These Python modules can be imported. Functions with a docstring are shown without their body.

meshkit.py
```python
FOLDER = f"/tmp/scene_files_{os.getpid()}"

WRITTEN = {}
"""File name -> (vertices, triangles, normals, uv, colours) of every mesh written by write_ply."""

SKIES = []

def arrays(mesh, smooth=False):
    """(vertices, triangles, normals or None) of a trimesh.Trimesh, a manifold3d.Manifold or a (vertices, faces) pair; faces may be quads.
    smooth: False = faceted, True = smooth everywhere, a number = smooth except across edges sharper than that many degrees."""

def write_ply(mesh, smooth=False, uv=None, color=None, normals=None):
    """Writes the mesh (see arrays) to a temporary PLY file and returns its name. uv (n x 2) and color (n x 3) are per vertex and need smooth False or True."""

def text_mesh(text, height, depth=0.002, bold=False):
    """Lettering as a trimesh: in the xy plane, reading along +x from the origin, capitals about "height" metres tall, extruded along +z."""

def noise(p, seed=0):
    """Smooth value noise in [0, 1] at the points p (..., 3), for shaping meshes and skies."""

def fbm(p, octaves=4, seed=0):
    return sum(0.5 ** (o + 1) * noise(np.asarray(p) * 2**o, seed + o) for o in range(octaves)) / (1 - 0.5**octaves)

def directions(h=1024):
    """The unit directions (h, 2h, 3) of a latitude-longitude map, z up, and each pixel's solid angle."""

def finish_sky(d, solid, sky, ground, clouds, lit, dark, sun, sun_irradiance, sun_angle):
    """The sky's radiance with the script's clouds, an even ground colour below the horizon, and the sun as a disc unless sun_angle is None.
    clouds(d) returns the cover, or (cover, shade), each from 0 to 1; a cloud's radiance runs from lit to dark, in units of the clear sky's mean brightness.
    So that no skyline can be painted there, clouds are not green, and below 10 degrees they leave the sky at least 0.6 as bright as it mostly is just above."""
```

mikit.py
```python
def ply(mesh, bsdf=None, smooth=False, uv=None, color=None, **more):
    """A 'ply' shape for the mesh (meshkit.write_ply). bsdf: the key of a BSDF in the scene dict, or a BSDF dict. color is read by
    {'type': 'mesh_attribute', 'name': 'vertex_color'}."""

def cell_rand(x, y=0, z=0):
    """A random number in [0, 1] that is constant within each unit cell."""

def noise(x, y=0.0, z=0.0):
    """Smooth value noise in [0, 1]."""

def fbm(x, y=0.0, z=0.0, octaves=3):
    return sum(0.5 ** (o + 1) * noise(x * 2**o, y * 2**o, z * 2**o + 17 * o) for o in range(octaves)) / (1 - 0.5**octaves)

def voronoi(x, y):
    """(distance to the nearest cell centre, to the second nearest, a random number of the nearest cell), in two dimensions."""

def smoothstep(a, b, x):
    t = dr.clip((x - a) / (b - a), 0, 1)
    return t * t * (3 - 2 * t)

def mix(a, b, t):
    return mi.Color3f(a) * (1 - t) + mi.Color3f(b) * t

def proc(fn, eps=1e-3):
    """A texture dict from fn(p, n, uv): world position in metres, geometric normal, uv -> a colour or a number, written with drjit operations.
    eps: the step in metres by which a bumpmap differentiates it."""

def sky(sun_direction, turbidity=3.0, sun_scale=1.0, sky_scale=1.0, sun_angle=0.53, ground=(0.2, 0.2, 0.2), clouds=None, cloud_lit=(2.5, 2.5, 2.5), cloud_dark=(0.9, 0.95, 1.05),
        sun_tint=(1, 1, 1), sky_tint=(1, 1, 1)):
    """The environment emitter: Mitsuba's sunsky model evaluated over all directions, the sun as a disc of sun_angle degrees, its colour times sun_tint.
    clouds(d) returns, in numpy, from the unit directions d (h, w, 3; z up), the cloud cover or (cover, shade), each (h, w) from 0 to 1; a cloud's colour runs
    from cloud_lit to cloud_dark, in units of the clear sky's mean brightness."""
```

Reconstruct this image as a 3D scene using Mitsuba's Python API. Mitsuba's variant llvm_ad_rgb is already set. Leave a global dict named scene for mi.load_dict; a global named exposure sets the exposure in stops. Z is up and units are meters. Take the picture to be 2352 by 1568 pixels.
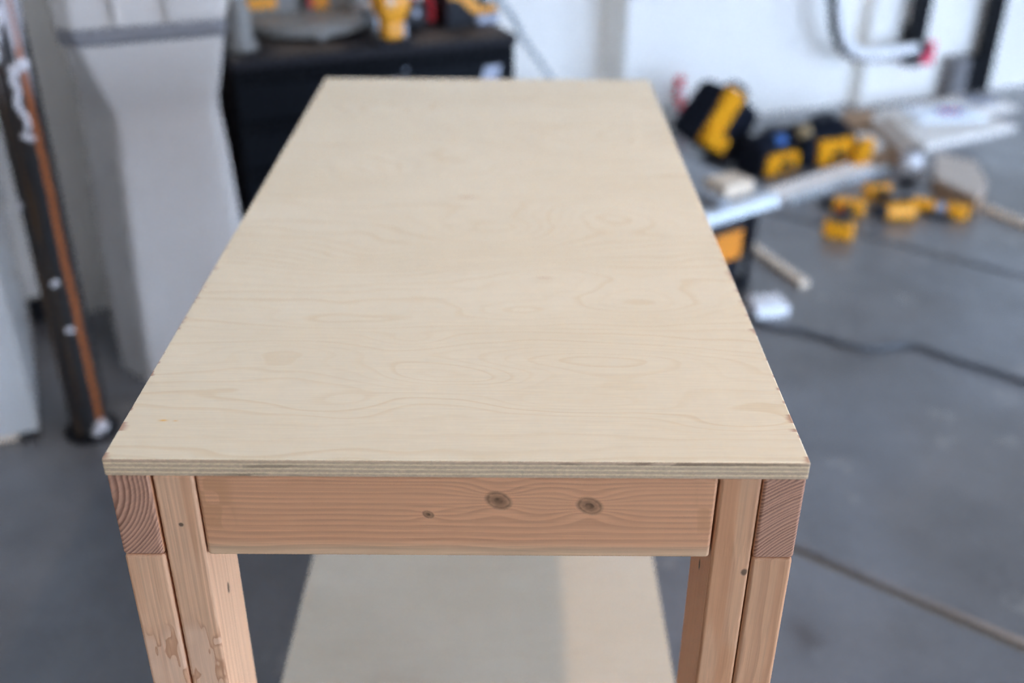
import math, random
import numpy as np, trimesh, manifold3d as m3
import drjit as dr, mitsuba as mi
import mikit, meshkit
from mikit import noise, fbm, voronoi, cell_rand, smoothstep, mix
from shapely.geometry import Polygon, box as sbox

random.seed(7); np.random.seed(7)
scene, labels = {}, {}
TT = mi.ScalarTransform4f

# ------------------------------------------------------------------ camera
yaw, pitch, roll = math.radians(0.1595), math.radians(29.0024), math.radians(0.4343)
eye = np.array([0.3497, -0.7382, 1.4410])
fwd = np.array([math.sin(yaw) * math.cos(pitch), math.cos(yaw) * math.cos(pitch), -math.sin(pitch)])
rgt = np.array([math.cos(yaw), -math.sin(yaw), 0.0])
upv = np.cross(rgt, fwd)
up2 = -math.sin(roll) * rgt + math.cos(roll) * upv
scene['camera'] = {'type': 'thinlens', 'fov': 52.007, 'fov_axis': 'x', 'near_clip': 0.02, 'far_clip': 100.0,
                   'aperture_radius': 0.0085, 'focus_distance': 0.98,
                   'to_world': TT().look_at(origin=eye.tolist(), target=(eye + fwd).tolist(), up=up2.tolist())}
# ------------------------------------------------------------------ sky, lamp, exposure
SKY = 1.0
scene['sky'] = mikit.sky([0.3, 0.4, 0.85], turbidity=4.0, sun_scale=0.0, sky_scale=SKY, ground=(0.34, 0.36, 0.40),
                         clouds=lambda d: np.full(d.shape[:2], 0.97), cloud_lit=(2.6, 3.38, 4.7), cloud_dark=(2.4, 3.1, 4.4))
LAMP = 2.85
LAMP_RGB = (1.0, 0.74, 0.55)
exposure = 4.66

# ------------------------------------------------------------------ frames: table frame is the world; the walls are turned by 23.5 degrees
WA = math.radians(23.5)
CA, SA = math.cos(WA), math.sin(WA)
def rotz(a):
    c, s = math.cos(a), math.sin(a); M = np.eye(4); M[:2, :2] = [[c, -s], [s, c]]; return M
def rotx(a):
    c, s = math.cos(a), math.sin(a); M = np.eye(4); M[1:3, 1:3] = [[c, -s], [s, c]]; return M
def roty(a):
    c, s = math.cos(a), math.sin(a); M = np.eye(4); M[0, 0] = c; M[0, 2] = s; M[2, 0] = -s; M[2, 2] = c; return M
def trans(x, y, z):
    M = np.eye(4); M[:3, 3] = [x, y, z]; return M
WALLF = rotz(WA)
def at(w1, w2, z=0.0, deg=0.0):
    """matrix: local frame standing at wall coordinates (w1, w2, z), turned by deg within the wall frame"""
    return WALLF @ trans(w1, w2, z) @ rotz(math.radians(deg))
IDENT = np.eye(4)

# ------------------------------------------------------------------ mesh helpers
def hull(pts):
    return trimesh.convex.convex_hull(np.asarray(pts, float))
def box(x0, x1, y0, y1, z0, z1, r=0.0, seg=2):
    if r <= 0:
        return trimesh.creation.box(bounds=[[x0, y0, z0], [x1, y1, z1]])
    r = min(r, (x1 - x0) / 2.01, (y1 - y0) / 2.01, (z1 - z0) / 2.01)
    a = np.linspace(0, math.pi / 2, seg + 1)
    p = []
    for i in a:
        for j in a:
            p.append((math.cos(i) * math.cos(j), math.cos(i) * math.sin(j), math.sin(i)))
    p = np.array(p) * r
    out = []
    for sx, cx in ((1, x1 - r), (-1, x0 + r)):
        for sy, cy in ((1, y1 - r), (-1, y0 + r)):
            for sz, cz in ((1, z1 - r), (-1, z0 + r)):
                out.append(p * [sx, sy, sz] + [cx, cy, cz])
    return hull(np.vstack(out))
def cyl(p0, p1, r0, r1=None, n=24, cap_r=0.0):
    r1 = r0 if r1 is None else r1
    p0, p1 = np.asarray(p0, float), np.asarray(p1, float)
    L = np.linalg.norm(p1 - p0); z = (p1 - p0) / L
    prof = [(0, r0), (L, r1)] if cap_r <= 0 else [(0, r0 - cap_r), (cap_r, r0), (L - cap_r, r1), (L, r1 - cap_r)]
    x = np.cross(z, [0, 0, 1] if abs(z[2]) < .9 else [1, 0, 0]); x /= np.linalg.norm(x); y = np.cross(z, x)
    a = np.arange(n) * 2 * math.pi / n
    v = [p0 + z * t + r * (np.cos(a)[:, None] * x + np.sin(a)[:, None] * y) for t, r in prof]
    return hull(np.vstack(v))
def lathe(prof, n=32):
    """closed revolve of (r, z) points about z"""
    prof = [(max(r, 1e-4), z) for r, z in prof]
    a = np.arange(n) * 2 * math.pi / n
    V = np.vstack([np.stack([r * np.cos(a), r * np.sin(a), np.full(n, z)], 1) for r, z in prof])
    F = []
    for k in range(len(prof) - 1):
        for i in range(n):
            j = (i + 1) % n
            F += [[k * n + i, k * n + j, (k + 1) * n + j], [k * n + i, (k + 1) * n + j, (k + 1) * n + i]]
    nV = len(V); V = np.vstack([V, [[0, 0, prof[0][1]], [0, 0, prof[-1][1]]]])
    for i in range(n):
        j = (i + 1) % n
        F += [[nV, j, i], [nV + 1, (len(prof) - 1) * n + i, (len(prof) - 1) * n + j]]
    m = trimesh.Trimesh(V, F, process=False); m.fix_normals(); return m
def smooth_path(pts, n=60):
    from scipy.interpolate import splprep, splev
    pts = np.asarray(pts, float)
    tck, _ = splprep(pts.T, s=0, k=min(3, len(pts) - 1))
    return np.array(splev(np.linspace(0, 1, n), tck)).T
def tube(pts, r, n=12):
    p = np.asarray(pts, float); t = np.gradient(p, axis=0); t /= np.linalg.norm(t, axis=1, keepdims=True)
    x = np.cross(t[0], [0, 0, 1] if abs(t[0][2]) < .9 else [1, 0, 0]); x /= np.linalg.norm(x)
    a = np.arange(n) * 2 * math.pi / n; V = []
    for k in range(len(p)):
        x = x - t[k] * (x @ t[k]); x /= np.linalg.norm(x); y = np.cross(t[k], x)
        V.append(p[k] + r * (np.cos(a)[:, None] * x + np.sin(a)[:, None] * y))
    V = np.vstack(V + [p[:1], p[-1:]]); F = []; K = len(p)
    for k in range(K - 1):
        for i in range(n):
            j = (i + 1) % n
            F += [[k * n + i, k * n + j, (k + 1) * n + j], [k * n + i, (k + 1) * n + j, (k + 1) * n + i]]
    for i in range(n):
        j = (i + 1) % n
        F += [[K * n, j, i], [K * n + 1, (K - 1) * n + i, (K - 1) * n + j]]
    m = trimesh.Trimesh(V, F, process=False); m.fix_normals(); return m
def rrect(sx, sy, r, k=6, cx=0.0, cy=0.0):
    """rounded rectangle outline, counter-clockwise; r one radius or four (++, -+, --, +-)"""
    r = [r] * 4 if np.isscalar(r) else r
    out = []
    for q, (ux, uy) in enumerate(((1, 1), (-1, 1), (-1, -1), (1, -1))):
        a = np.linspace(q * math.pi / 2, (q + 1) * math.pi / 2, k + 1)
        out += [(cx + ux * (sx / 2 - r[q]) + r[q] * math.cos(t), cy + uy * (sy / 2 - r[q]) + r[q] * math.sin(t)) for t in a]
    return np.array(out)
def loft(rings):
    """rings: list of (n x 3) closed loops of equal length; capped"""
    n = len(rings[0]); V = np.vstack(rings); F = []
    for k in range(len(rings) - 1):
        for i in range(n):
            j = (i + 1) % n
            F += [[k * n + i, k * n + j, (k + 1) * n + j], [k * n + i, (k + 1) * n + j, (k + 1) * n + i]]
    V = np.vstack([V, rings[0].mean(0), rings[-1].mean(0)]); c = len(V) - 2; K = len(rings) - 1
    for i in range(n):
        j = (i + 1) % n
        F += [[c, j, i], [c + 1, K * n + i, K * n + j]]
    m = trimesh.Trimesh(V, F, process=False); m.fix_normals(); return m
def ring(out, z):
    return np.column_stack([out, np.full(len(out), z)])
def extrude(poly, z0, z1):
    m = trimesh.creation.extrude_polygon(poly, z1 - z0, engine='earcut'); m.apply_translation([0, 0, z0]); return m
def cat(*ms):
    return trimesh.util.concatenate([m for m in ms])
def moved(m, M):
    m = m.copy(); m.apply_transform(M); return m
def wobble(m, amp, freq, seed=0, n=1):
    m = m.copy()
    for _ in range(n): m = m.subdivide()
    v = np.array(m.vertices)
    d = np.stack([meshkit.fbm(v * freq + 11 * k, 2, seed + k) - .5 for k in range(3)], 1)
    m.vertices = v + amp * 2 * d
    return m

USED = set()
def key_of(name):
    if name not in USED:
        USED.add(name); return name
    k = 1
    while f'{name}_{k:03d}' in USED: k += 1
    USED.add(f'{name}_{k:03d}'); return f'{name}_{k:03d}'
PLACE = {}
def thing(name, label, category, M=IDENT, group=None):
    k = key_of(name); labels[k] = {'label': label, 'category': category}; PLACE[k] = M
    if group: labels[k]['group'] = group
    return k
def root(k):
    return k.split('__')[0]
def part(parent, name, mesh, mat, smooth=35, label=None, kind=None):
    k = key_of(f'{parent}__{name}')
    scene[k] = mikit.ply(moved(mesh, PLACE.get(root(k), IDENT)), 'mat_' + mat, smooth=smooth)
    d = {}
    if label: d['label'] = label
    if kind: d['kind'] = kind
    if d: labels[k] = d
    return k
def single(name, mesh, mat, label, category, M=IDENT, group=None, smooth=35):
    k = thing(name, label, category, M, group)
    scene[k] = mikit.ply(moved(mesh, M), 'mat_' + mat, smooth=smooth); return k
def struct(name, mesh, mat, label, M=IDENT, smooth=False):
    k = key_of(name); scene[k] = mikit.ply(moved(mesh, M), 'mat_' + mat, smooth=smooth); PLACE[k] = M
    labels[k] = {'label': label, 'kind': 'structure'}; return k

# ------------------------------------------------------------------ materials
def lin(r, g, b):
    f = lambda c: c / 255 / 12.92 if c <= 10.3 else ((c / 255 + .055) / 1.055) ** 2.4
    return [f(r), f(g), f(b)]
def plain(key, rgb, rough=0.5, spec=0.5, metallic=0.0, bump=None, **more):
    b = {'type': 'principled', 'base_color': {'type': 'rgb', 'value': list(rgb)}, 'roughness': rough, 'metallic': metallic, **({'specular': spec} if not metallic else {}), **more}
    scene['mat_' + key] = {'type': 'twosided', 'bsdf': b}
def procmat(key, fn, rough=0.5, spec=0.4, bump=None, bscale=0.001, rfn=None):
    b = {'type': 'principled', 'base_color': mikit.proc(fn), 'roughness': mikit.proc(rfn) if rfn else rough, 'specular': spec}
    if bump is not None:
        b = {'type': 'bumpmap', 'arbitrary': mikit.proc(bump, eps=4e-4), 'scale': bscale, 'bsdf': b}
    scene['mat_' + key] = {'type': 'twosided', 'bsdf': b}

# --- birch plywood (faces by contour grain, edges by plies)
TX, TY, TZ, TH = 0.6096, 1.2333, 0.9144, 0.0183
BUMPS = [  # x, y, sx, sy, height: closed loops of the rotary-cut veneer
    (.290, .140, .085, .030, .052), (.423, .094, .090, .022, .040), (.244, .214, .045, .018, .022), (.460, .175, .120, .024, -.034),
    (.350, .280, .060, .030, .030), (.210, .255, .110, .022, .026), (.500, .300, .080, .040, .034), (.400, .370, .070, .040, -.030),
    (.190, .090, .060, .026, .022), (.560, .060, .080, .022, .026), (.120, .190, .070, .022, -.020), (.330, .500, .090, .060, .04),
    (.180, .430, .080, .050, .03), (.480, .560, .080, .060, -.04), (.250, .720, .100, .070, .05), (.450, .850, .110, .080, .05), (.15, .98, .1, .08, .04)]
def birch(p, n, uv):
    x, y = p.x, p.y
    low = p.z < 0.5
    x = dr.select(low, x + 1.7, x); y = dr.select(low, y + 0.9, y)
    yy = y + 0.030 * (noise(x * 3.1, y * 7.0, 3.0) - .5) + 0.020 * (noise(x * 9.0, y * 24.0, 5.0) - .5) + 0.006 * (noise(x * 26.0, y * 60.0, 6.0) - .5)
    F = yy * 0.8
    for bx, by, sx, sy, h in BUMPS:
        F = F + 1.7 * h * dr.exp(-dr.square((x - bx) / sx) - dr.square((y - by) / sy))
    F = F + 0.05 * fbm(x * 2.6, y * 8.0, 1.0)
    c = F * 66 + 0.5 * noise(x * 24, y * 60, 2.0)
    fr = c - dr.floor(c)
    strength = smoothstep(0.25, 0.75, noise(dr.floor(c) * 1.7, x * 2.0, y * 2.5)) * 0.75 + 0.25
    line = smoothstep(0.55, 0.88, fr) * (1 - smoothstep(0.90, 1.0, fr)) * strength
    fine = noise(x * 40, y * 700, 4.0)
    blotch = fbm(x * 4, y * 9, 7.0)
    base = mix((0.75, 0.635, 0.445), (0.815, 0.715, 0.53), blotch)
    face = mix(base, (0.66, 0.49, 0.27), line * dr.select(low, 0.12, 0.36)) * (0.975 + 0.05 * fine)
    knot = dr.exp(-dr.square((x - .29) / .012) - dr.square((y - .62) / .006)) + dr.exp(-dr.square((x - .39) / .010) - dr.square((y - .365) / .003))
    face = mix(face, (0.55, 0.36, 0.2), 0.5 * knot)
    # torn veneer along the two long edges of the top
    e = dr.minimum(p.x, TX - p.x)
    row = dr.floor(p.y * 210)
    near = smoothstep(0.75, 0.15, p.y)
    tooth = dr.select(cell_rand(row, dr.select(p.x < .3, 1, 2)) > 0.62 + 0.25 * noise(p.y * 14, 3.0), 1.0, 0.0) * smoothstep(0.0095 * cell_rand(row, 9), 0.0, e - 0.0008)
    tooth = tooth * dr.select(low, 0.0, 1.0) * near
    face = mix(face, (0.36, 0.15, 0.075), 0.75 * tooth)
    drop = dr.exp(-dr.square((p.x - .036) / .0035) - dr.square((p.y - .060) / .0016)) + .6 * dr.exp(-dr.square((p.x - .047) / .0022) - dr.square((p.y - .0595) / .0012))
    face = mix(face, (0.72, 0.42, 0.08), 0.9 * dr.minimum(drop, 1) * dr.select(low, 0.0, 1.0))
    # edge plies
    d = (dr.select(low, 0.19, TZ) - p.z) / TH
    along = p.x + p.y
    d = d + 0.02 * (noise(along * 25, 1.0) - .5)
    k = d * 4.0
    f = k - dr.floor(k)
    dark = smoothstep(0.14, 0.24, f) * (1 - smoothstep(0.80, 0.92, f)) * (0.70 + 0.30 * noise(along * 5, dr.floor(k) * 2.3, 1.0))
    patch = smoothstep(0.66, 0.84, noise(along * 7, dr.floor(k) * 3.7, 2.0)) * smoothstep(0.3, 0.6, noise(along * 60, d * 9, 5.0))
    speck = noise(along * 420, d * 16, 8.0) * .6 + .4 * noise(along * 1100, d * 30, 3.0)
    ed = mix((0.70, 0.505, 0.285), mix((0.50, 0.325, 0.200), (0.22, 0.125, 0.075), patch), dark) * (0.84 + 0.32 * speck)
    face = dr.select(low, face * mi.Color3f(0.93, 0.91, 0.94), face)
    return dr.select(dr.abs(n.z) > 0.6, face, ed)
procmat('birch_ply', birch, rough=0.42, spec=0.5)

# --- construction lumber (Douglas fir): solid ring pattern, the same function on faces and end grain
def fir(a, b, c, pith, freq, seed, knots=(), accel=0.0):
    b = b + 0.006 * (noise(a * 2.3, seed, 1.0) - .5) + 0.0016 * (noise(a * 17, b * 40, seed) - .5)
    c = c + 0.008 * (noise(a * 1.7, seed, 2.0) - .5) + 0.0016 * (noise(a * 19, c * 40, seed + 3) - .5)
    r = dr.sqrt(dr.square(b - pith[0]) + dr.square(c - pith[1]))
    core = mi.Float(0)
    for ka, kc, s, h in knots:
        da = a - ka
        dc = c - kc
        q = dr.exp(-dr.square(da / (s * 2.6)) - dr.square(dc / (s * 1.5)))
        r = r + h * q * dr.select(dc > 0, 1.0, -1.0) * (1 - dr.exp(-dr.square(dc / (s * .6))))
        core = dr.maximum(core, dr.exp(-dr.square(dr.square((da + .3 * dc) / s) + dr.square(dc / (s * .85)))))
    k = r * freq * (1 + accel * r) + 0.8 * noise(r * abs(freq) * .35, seed)
    f = k - dr.floor(k)
    w = 0.55 + 0.45 * cell_rand(dr.floor(k), seed)
    late = smoothstep(0.15, 0.80, f) * (1 - smoothstep(0.88, 0.99, f)) * w
    fibre = noise(a * 22, b * 1500, c * 1500) * .6 + noise(a * 7, b * 420, c * 420) * .4
    return late, fibre, core
EARLY, LATE = (0.635, 0.300, 0.148), (0.38, 0.150, 0.068)
def fir_cross(p, n, uv):       # boards running across (the aprons)
    far = p.y > 0.6
    late, fibre, core = fir(p.x, p.y, dr.select(p.z < .5, p.z + .7237, p.z), (0.05, 0.80), 235.0, 5.0, ((.341, .8717, .0115, .013), (.4215, .8661, .0115, .013), (.2786, .8554, .005, .005)))
    col = mix(EARLY, LATE, 0.42 * late) * (0.86 + 0.28 * fibre)
    pale = smoothstep(0.828, 0.812, p.z + .004 * noise(p.x * 8, 4.0)) * dr.select(p.z > .5, 1.0, 0.0)
    col = mix(col, mi.Color3f(0.66, 0.42, 0.235) * (0.80 + 0.35 * fibre - 0.18 * late), 0.75 * pale)
    rust = smoothstep(0.45, 0.60, noise(p.x * 90, p.z * 70, 6.0)) * (smoothstep(0.112, 0.098, p.x) + smoothstep(0.510, 0.525, p.x)) * smoothstep(.832, .842, p.z)
    col = mix(col, (0.47, 0.21, 0.09), 0.5 * rust)
    swirl = noise(p.x * 300, p.z * 420, 2.0)
    knot = mix((0.15, 0.070, 0.034), (0.37, 0.180, 0.088), dr.minimum(swirl * .7 + .45 * dr.square(dr.sin(core * 9.0 + swirl)), 1.0))
    return mix(col, knot, 0.82 * smoothstep(0.15, 0.60, core)) * (1 - 0.75 * smoothstep(0.975, 0.998, core) * swirl)
procmat('fir_cross', fir_cross, rough=0.55, spec=0.3)
def fir_long(p, n, uv):        # long rails, ends seen from the front
    left = p.x < 0.3
    l1, f1, _ = fir(p.y, p.x, p.z, (-0.050, 0.890), -167.0, 2.0, accel=-16.06)
    l2, f2, _ = fir(p.y, p.x, p.z, (0.70, 0.70), 330.0, 8.0)
    late, fibre = dr.select(left, l1, l2), dr.select(left, f1, f2)
    end = dr.abs(n.y) > 0.6
    ray = noise((p.x + p.z) * 60, (p.x - p.z) * 700, 3.0)
    col = mix((0.52, 0.265, 0.160), (0.20, 0.078, 0.042), 0.92 * late) * (0.9 + .2 * ray)
    face = mix(EARLY, LATE, 0.4 * late) * (0.86 + 0.28 * fibre)
    return dr.select(end, col, face)
procmat('fir_long', fir_long, rough=0.6, spec=0.25)
def fir_up(p, n, uv):          # legs
    right = p.x > 0.3
    inner = (p.x > .0381) & (p.x < TX - .0381)
    l1, f1, _ = fir(p.z, p.x, p.y, (0.20, -0.045), 210.0, 3.0)
    l2, f2, _ = fir(p.z, p.x, p.y, (0.52, 0.16), 190.0, 11.0)
    late, fibre = dr.select(right, l2, l1), dr.select(right, f2, f1)
    col = mix(dr.select(right, mi.Color3f(0.60, 0.310, 0.160), mi.Color3f(0.71, 0.390, 0.215)), (0.40, 0.170, 0.080), dr.select(right, 0.62, 0.24) * late) * (0.84 + 0.30 * fibre)
    # old glue and water marks on the left front legs
    w = noise(p.x * 42, p.z * 15 + p.x * 30, 4.0) + 0.35 * noise(p.x * 260, p.z * 70, 5.0)
    low = smoothstep(0.755, 0.725, p.z + 0.03 * noise(p.x * 60, 2.0)) * dr.select(right | (p.y > .09) | (dr.abs(n.y) < .5), 0.0, 1.0)
    bare = smoothstep(0.60, 0.63, w) * low
    rim = smoothstep(0.48, 0.60, w) * (1 - bare) * low
    col = mix(col, mi.Color3f(0.72, 0.43, 0.265) * (.9 + .2 * fibre), 0.7 * bare)
    col = mix(col, (0.42, 0.16, 0.065), 0.55 * rim)
    streak = smoothstep(0.58, 0.75, noise(p.x * 120, p.z * 9, 9.0)) * dr.select(inner, 1.0, 0.4)
    col = mix(col, (0.50, 0.19, 0.07), 0.35 * streak)
    k = dr.exp(-dr.square((p.x - .0575) / .0028) - dr.square((p.z - .8415) / .0028)) + dr.exp(-dr.square((p.y - .045) / .0038) - dr.square((p.z - dr.select(right, .762, .729)) / .0085)) * dr.select(dr.abs(n.x) > .6, 1.0, 0.0) \
        + dr.exp(-dr.square((p.x - .5665) / .004) - dr.square((p.z - .79) / .005))
    return mix(col, (0.12, 0.065, 0.035), 0.9 * smoothstep(.35, .8, k))
procmat('fir_up', fir_up, rough=0.58, spec=0.28)

# --- concrete floor
STAINS = [(1.112 * 0 + .911, .724, .050, .09, .25), (1.70, 1.65, .28, .22, .14), (1.30, .95, .16, .22, .10)]
def concrete(p, n, uv):
    a = fbm(p.x * 2.2, p.y * 2.2, 1.0, octaves=4)
    b = fbm(p.x * 9, p.y * 9, 4.0, octaves=4)
    c = noise(p.x * 160, p.y * 160, 2.0)
    v = 0.60 + 0.30 * a + 0.30 * (b - .5) + 0.08 * (c - .5)
    col = mi.Color3f(0.186, 0.192, 0.204) * v
    brown = smoothstep(0.52, 0.75, fbm(p.x * 1.4 + 3, p.y * 1.4, 6.0))
    col = mix(col, mi.Color3f(0.148, 0.136, 0.125) * v, 0.6 * brown)
    d1 = dr.exp(-dr.square((p.x - .911 + .2 * (p.y - .72)) / .030) - dr.square((p.y - .724) / .055)) * smoothstep(.3, .6, noise(p.x * 28, p.y * 28, 5.0))
    col = mix(col, (0.075, 0.065, 0.062), 0.75 * d1)
    spots = smoothstep(0.40, 0.22, voronoi(p.x * 9, p.y * 9)[0]) * dr.select(voronoi(p.x * 9, p.y * 9)[2] > 0.86, 1.0, 0.0) * smoothstep(.35, .7, noise(p.x * 50, p.y * 50, 3.0))
    col = mix(col, (0.50, 0.47, 0.41), 0.12 * spots)
    return col
def concrete_rough(p, n, uv):
    return 0.22 + 0.18 * fbm(p.x * 3, p.y * 3, 9.0)
procmat('concrete', concrete, spec=0.85, rfn=concrete_rough)
plain('joint_dirt', (0.15, 0.125, 0.095), 0.9, 0.1)
def wallpaint(p, n, uv):
    return mi.Color3f(0.86, 0.82, 0.755) * (0.985 + 0.03 * fbm(p.x * 3 + p.y * 2, p.z * 3, 2.0))
procmat('wall_paint', wallpaint, rough=0.7, spec=0.2)
plain('trim_paint', (0.62, 0.61, 0.56), 0.55)
plain('ceiling_paint', (0.80, 0.80, 0.79), 0.8, 0.2)
plain('black_rubber', (0.010, 0.011, 0.013), 0.6, 0.15)
plain('softener_grey', lin(198, 191, 184), 0.42, 0.4)
plain('softener_band', lin(120, 118, 120), 0.5)
plain('cabinet_black', (0.003, 0.004, 0.006), 0.45, 0.07)
def dusty(p, n, uv):
    d = smoothstep(0.35, 0.7, fbm(p.x * 7, p.y * 7, 3.0)) * smoothstep(.5, .9, n.z)
    return mix((0.016, 0.016, 0.019), (0.13, 0.105, 0.085), 0.8 * d)
procmat('cabinet_top', dusty, rough=0.6, spec=0.12)
plain('plate_grey', (0.33, 0.36, 0.44), 0.35)
plain('yellow', (0.72, 0.30, 0.006), 0.38)
plain('yellow_cloth', (0.68, 0.29, 0.010), 0.8, 0.1)
plain('tool_black', (0.011, 0.012, 0.016), 0.5, 0.2)
plain('bag_black', (0.009, 0.011, 0.017), 0.85, 0.05)
plain('orange_label', (0.62, 0.20, 0.004), 0.5)
plain('red_plastic', (0.55, 0.022, 0.03), 0.4)
plain('red_tag', (0.72, 0.07, 0.13), 0.6)
plain('cast_grey', (0.20, 0.195, 0.18), 0.5)
plain('alloy', (0.55, 0.56, 0.57), 0.38, metallic=0.7)
plain('saw_table', (0.25, 0.265, 0.285), 0.5, 0.4)
plain('rail_alu', (0.62, 0.67, 0.70), 0.4, 0.5)
plain('chrome', (0.80, 0.80, 0.80), 0.28, 0.9)
plain('black_steel', (0.005, 0.006, 0.008), 0.45, 0.15)
plain('grey_block', (0.16, 0.155, 0.16), 0.6)
plain('white_board', (0.74, 0.69, 0.63), 0.6)
plain('pale_plank', (0.88, 0.82, 0.76), 0.55)
plain('pine', (0.70, 0.58, 0.45), 0.6, 0.3)
plain('pine_pale', (0.66, 0.54, 0.41), 0.6, 0.3)
plain('cardboard', (0.30, 0.190, 0.115), 0.85, 0.1)
plain('cardboard_top', (0.50, 0.425, 0.36), 0.7, 0.2)
plain('white_plastic', (0.80, 0.82, 0.84), 0.4)
plain('paper', (0.80, 0.84, 0.88), 0.5)
plain('blue_print', (0.09, 0.17, 0.45), 0.5)
plain('pink_print', (0.55, 0.06, 0.18), 0.5)
plain('cord_grey', (0.075, 0.083, 0.092), 0.55)
plain('cord_pale', (0.38, 0.41, 0.42), 0.5)
plain('appliance_white', (0.53, 0.52, 0.50), 0.35)
plain('tan', (0.32, 0.23, 0.12), 0.7)
plain('blue_plastic', (0.04, 0.14, 0.42), 0.4)
plain('plaster', (0.66, 0.63, 0.64), 0.85, 0.1)
PCX, PCY = (WALLF @ np.array([-.055, 1.55, 0, 1.0]))[:2].tolist()
def rustpipe(p, n, uv):
    dx, dy = (p.x - PCX) / .044, (p.y - PCY) / .044          # round the pipe: s runs left to right over its front
    s = dr.select(dx * -.4306 + dy * .9025 < 0, dx * .9025 + dy * .4306, -1.0)
    z = p.z
    e = 0.36 + 0.05 * (noise(z * 6, 1.0) - .5) + 0.05 * (noise(z * 40, 2.0) - .5)
    streak = smoothstep(e - 0.05, e, s) * (1 - smoothstep(e + .24, e + .32, s))
    col = mix((0.016, 0.018, 0.021), (0.035, 0.033, 0.030), noise(p.x * 60, p.y * 60, z * 8))
    brown = smoothstep(0.50, 0.72, noise(s * 9, z * 5, 4.0)) * (1 - smoothstep(-.2, .1, s))
    col = mix(col, (0.085, 0.045, 0.017), 0.75 * brown)
    col = mix(col, mix((0.22, 0.062, 0.020), (0.36, 0.115, 0.032), noise(z * 25, s * 20, 5.0)), streak)
    white = smoothstep(0.66, 0.76, noise(s * 14, z * 7, 8.0) + 0.25 * smoothstep(.9, 1.02, z))
    return mix(col, (0.55, 0.52, 0.53), 0.85 * white * smoothstep(0.80, 0.90, z))
procmat('rusty_pipe', rustpipe, rough=0.5, spec=0.12)
scene['mat_lamp_housing'] = {'type': 'twosided', 'bsdf': {'type': 'diffuse', 'reflectance': {'type': 'rgb', 'value': [.8, .8, .8]}}}

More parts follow.
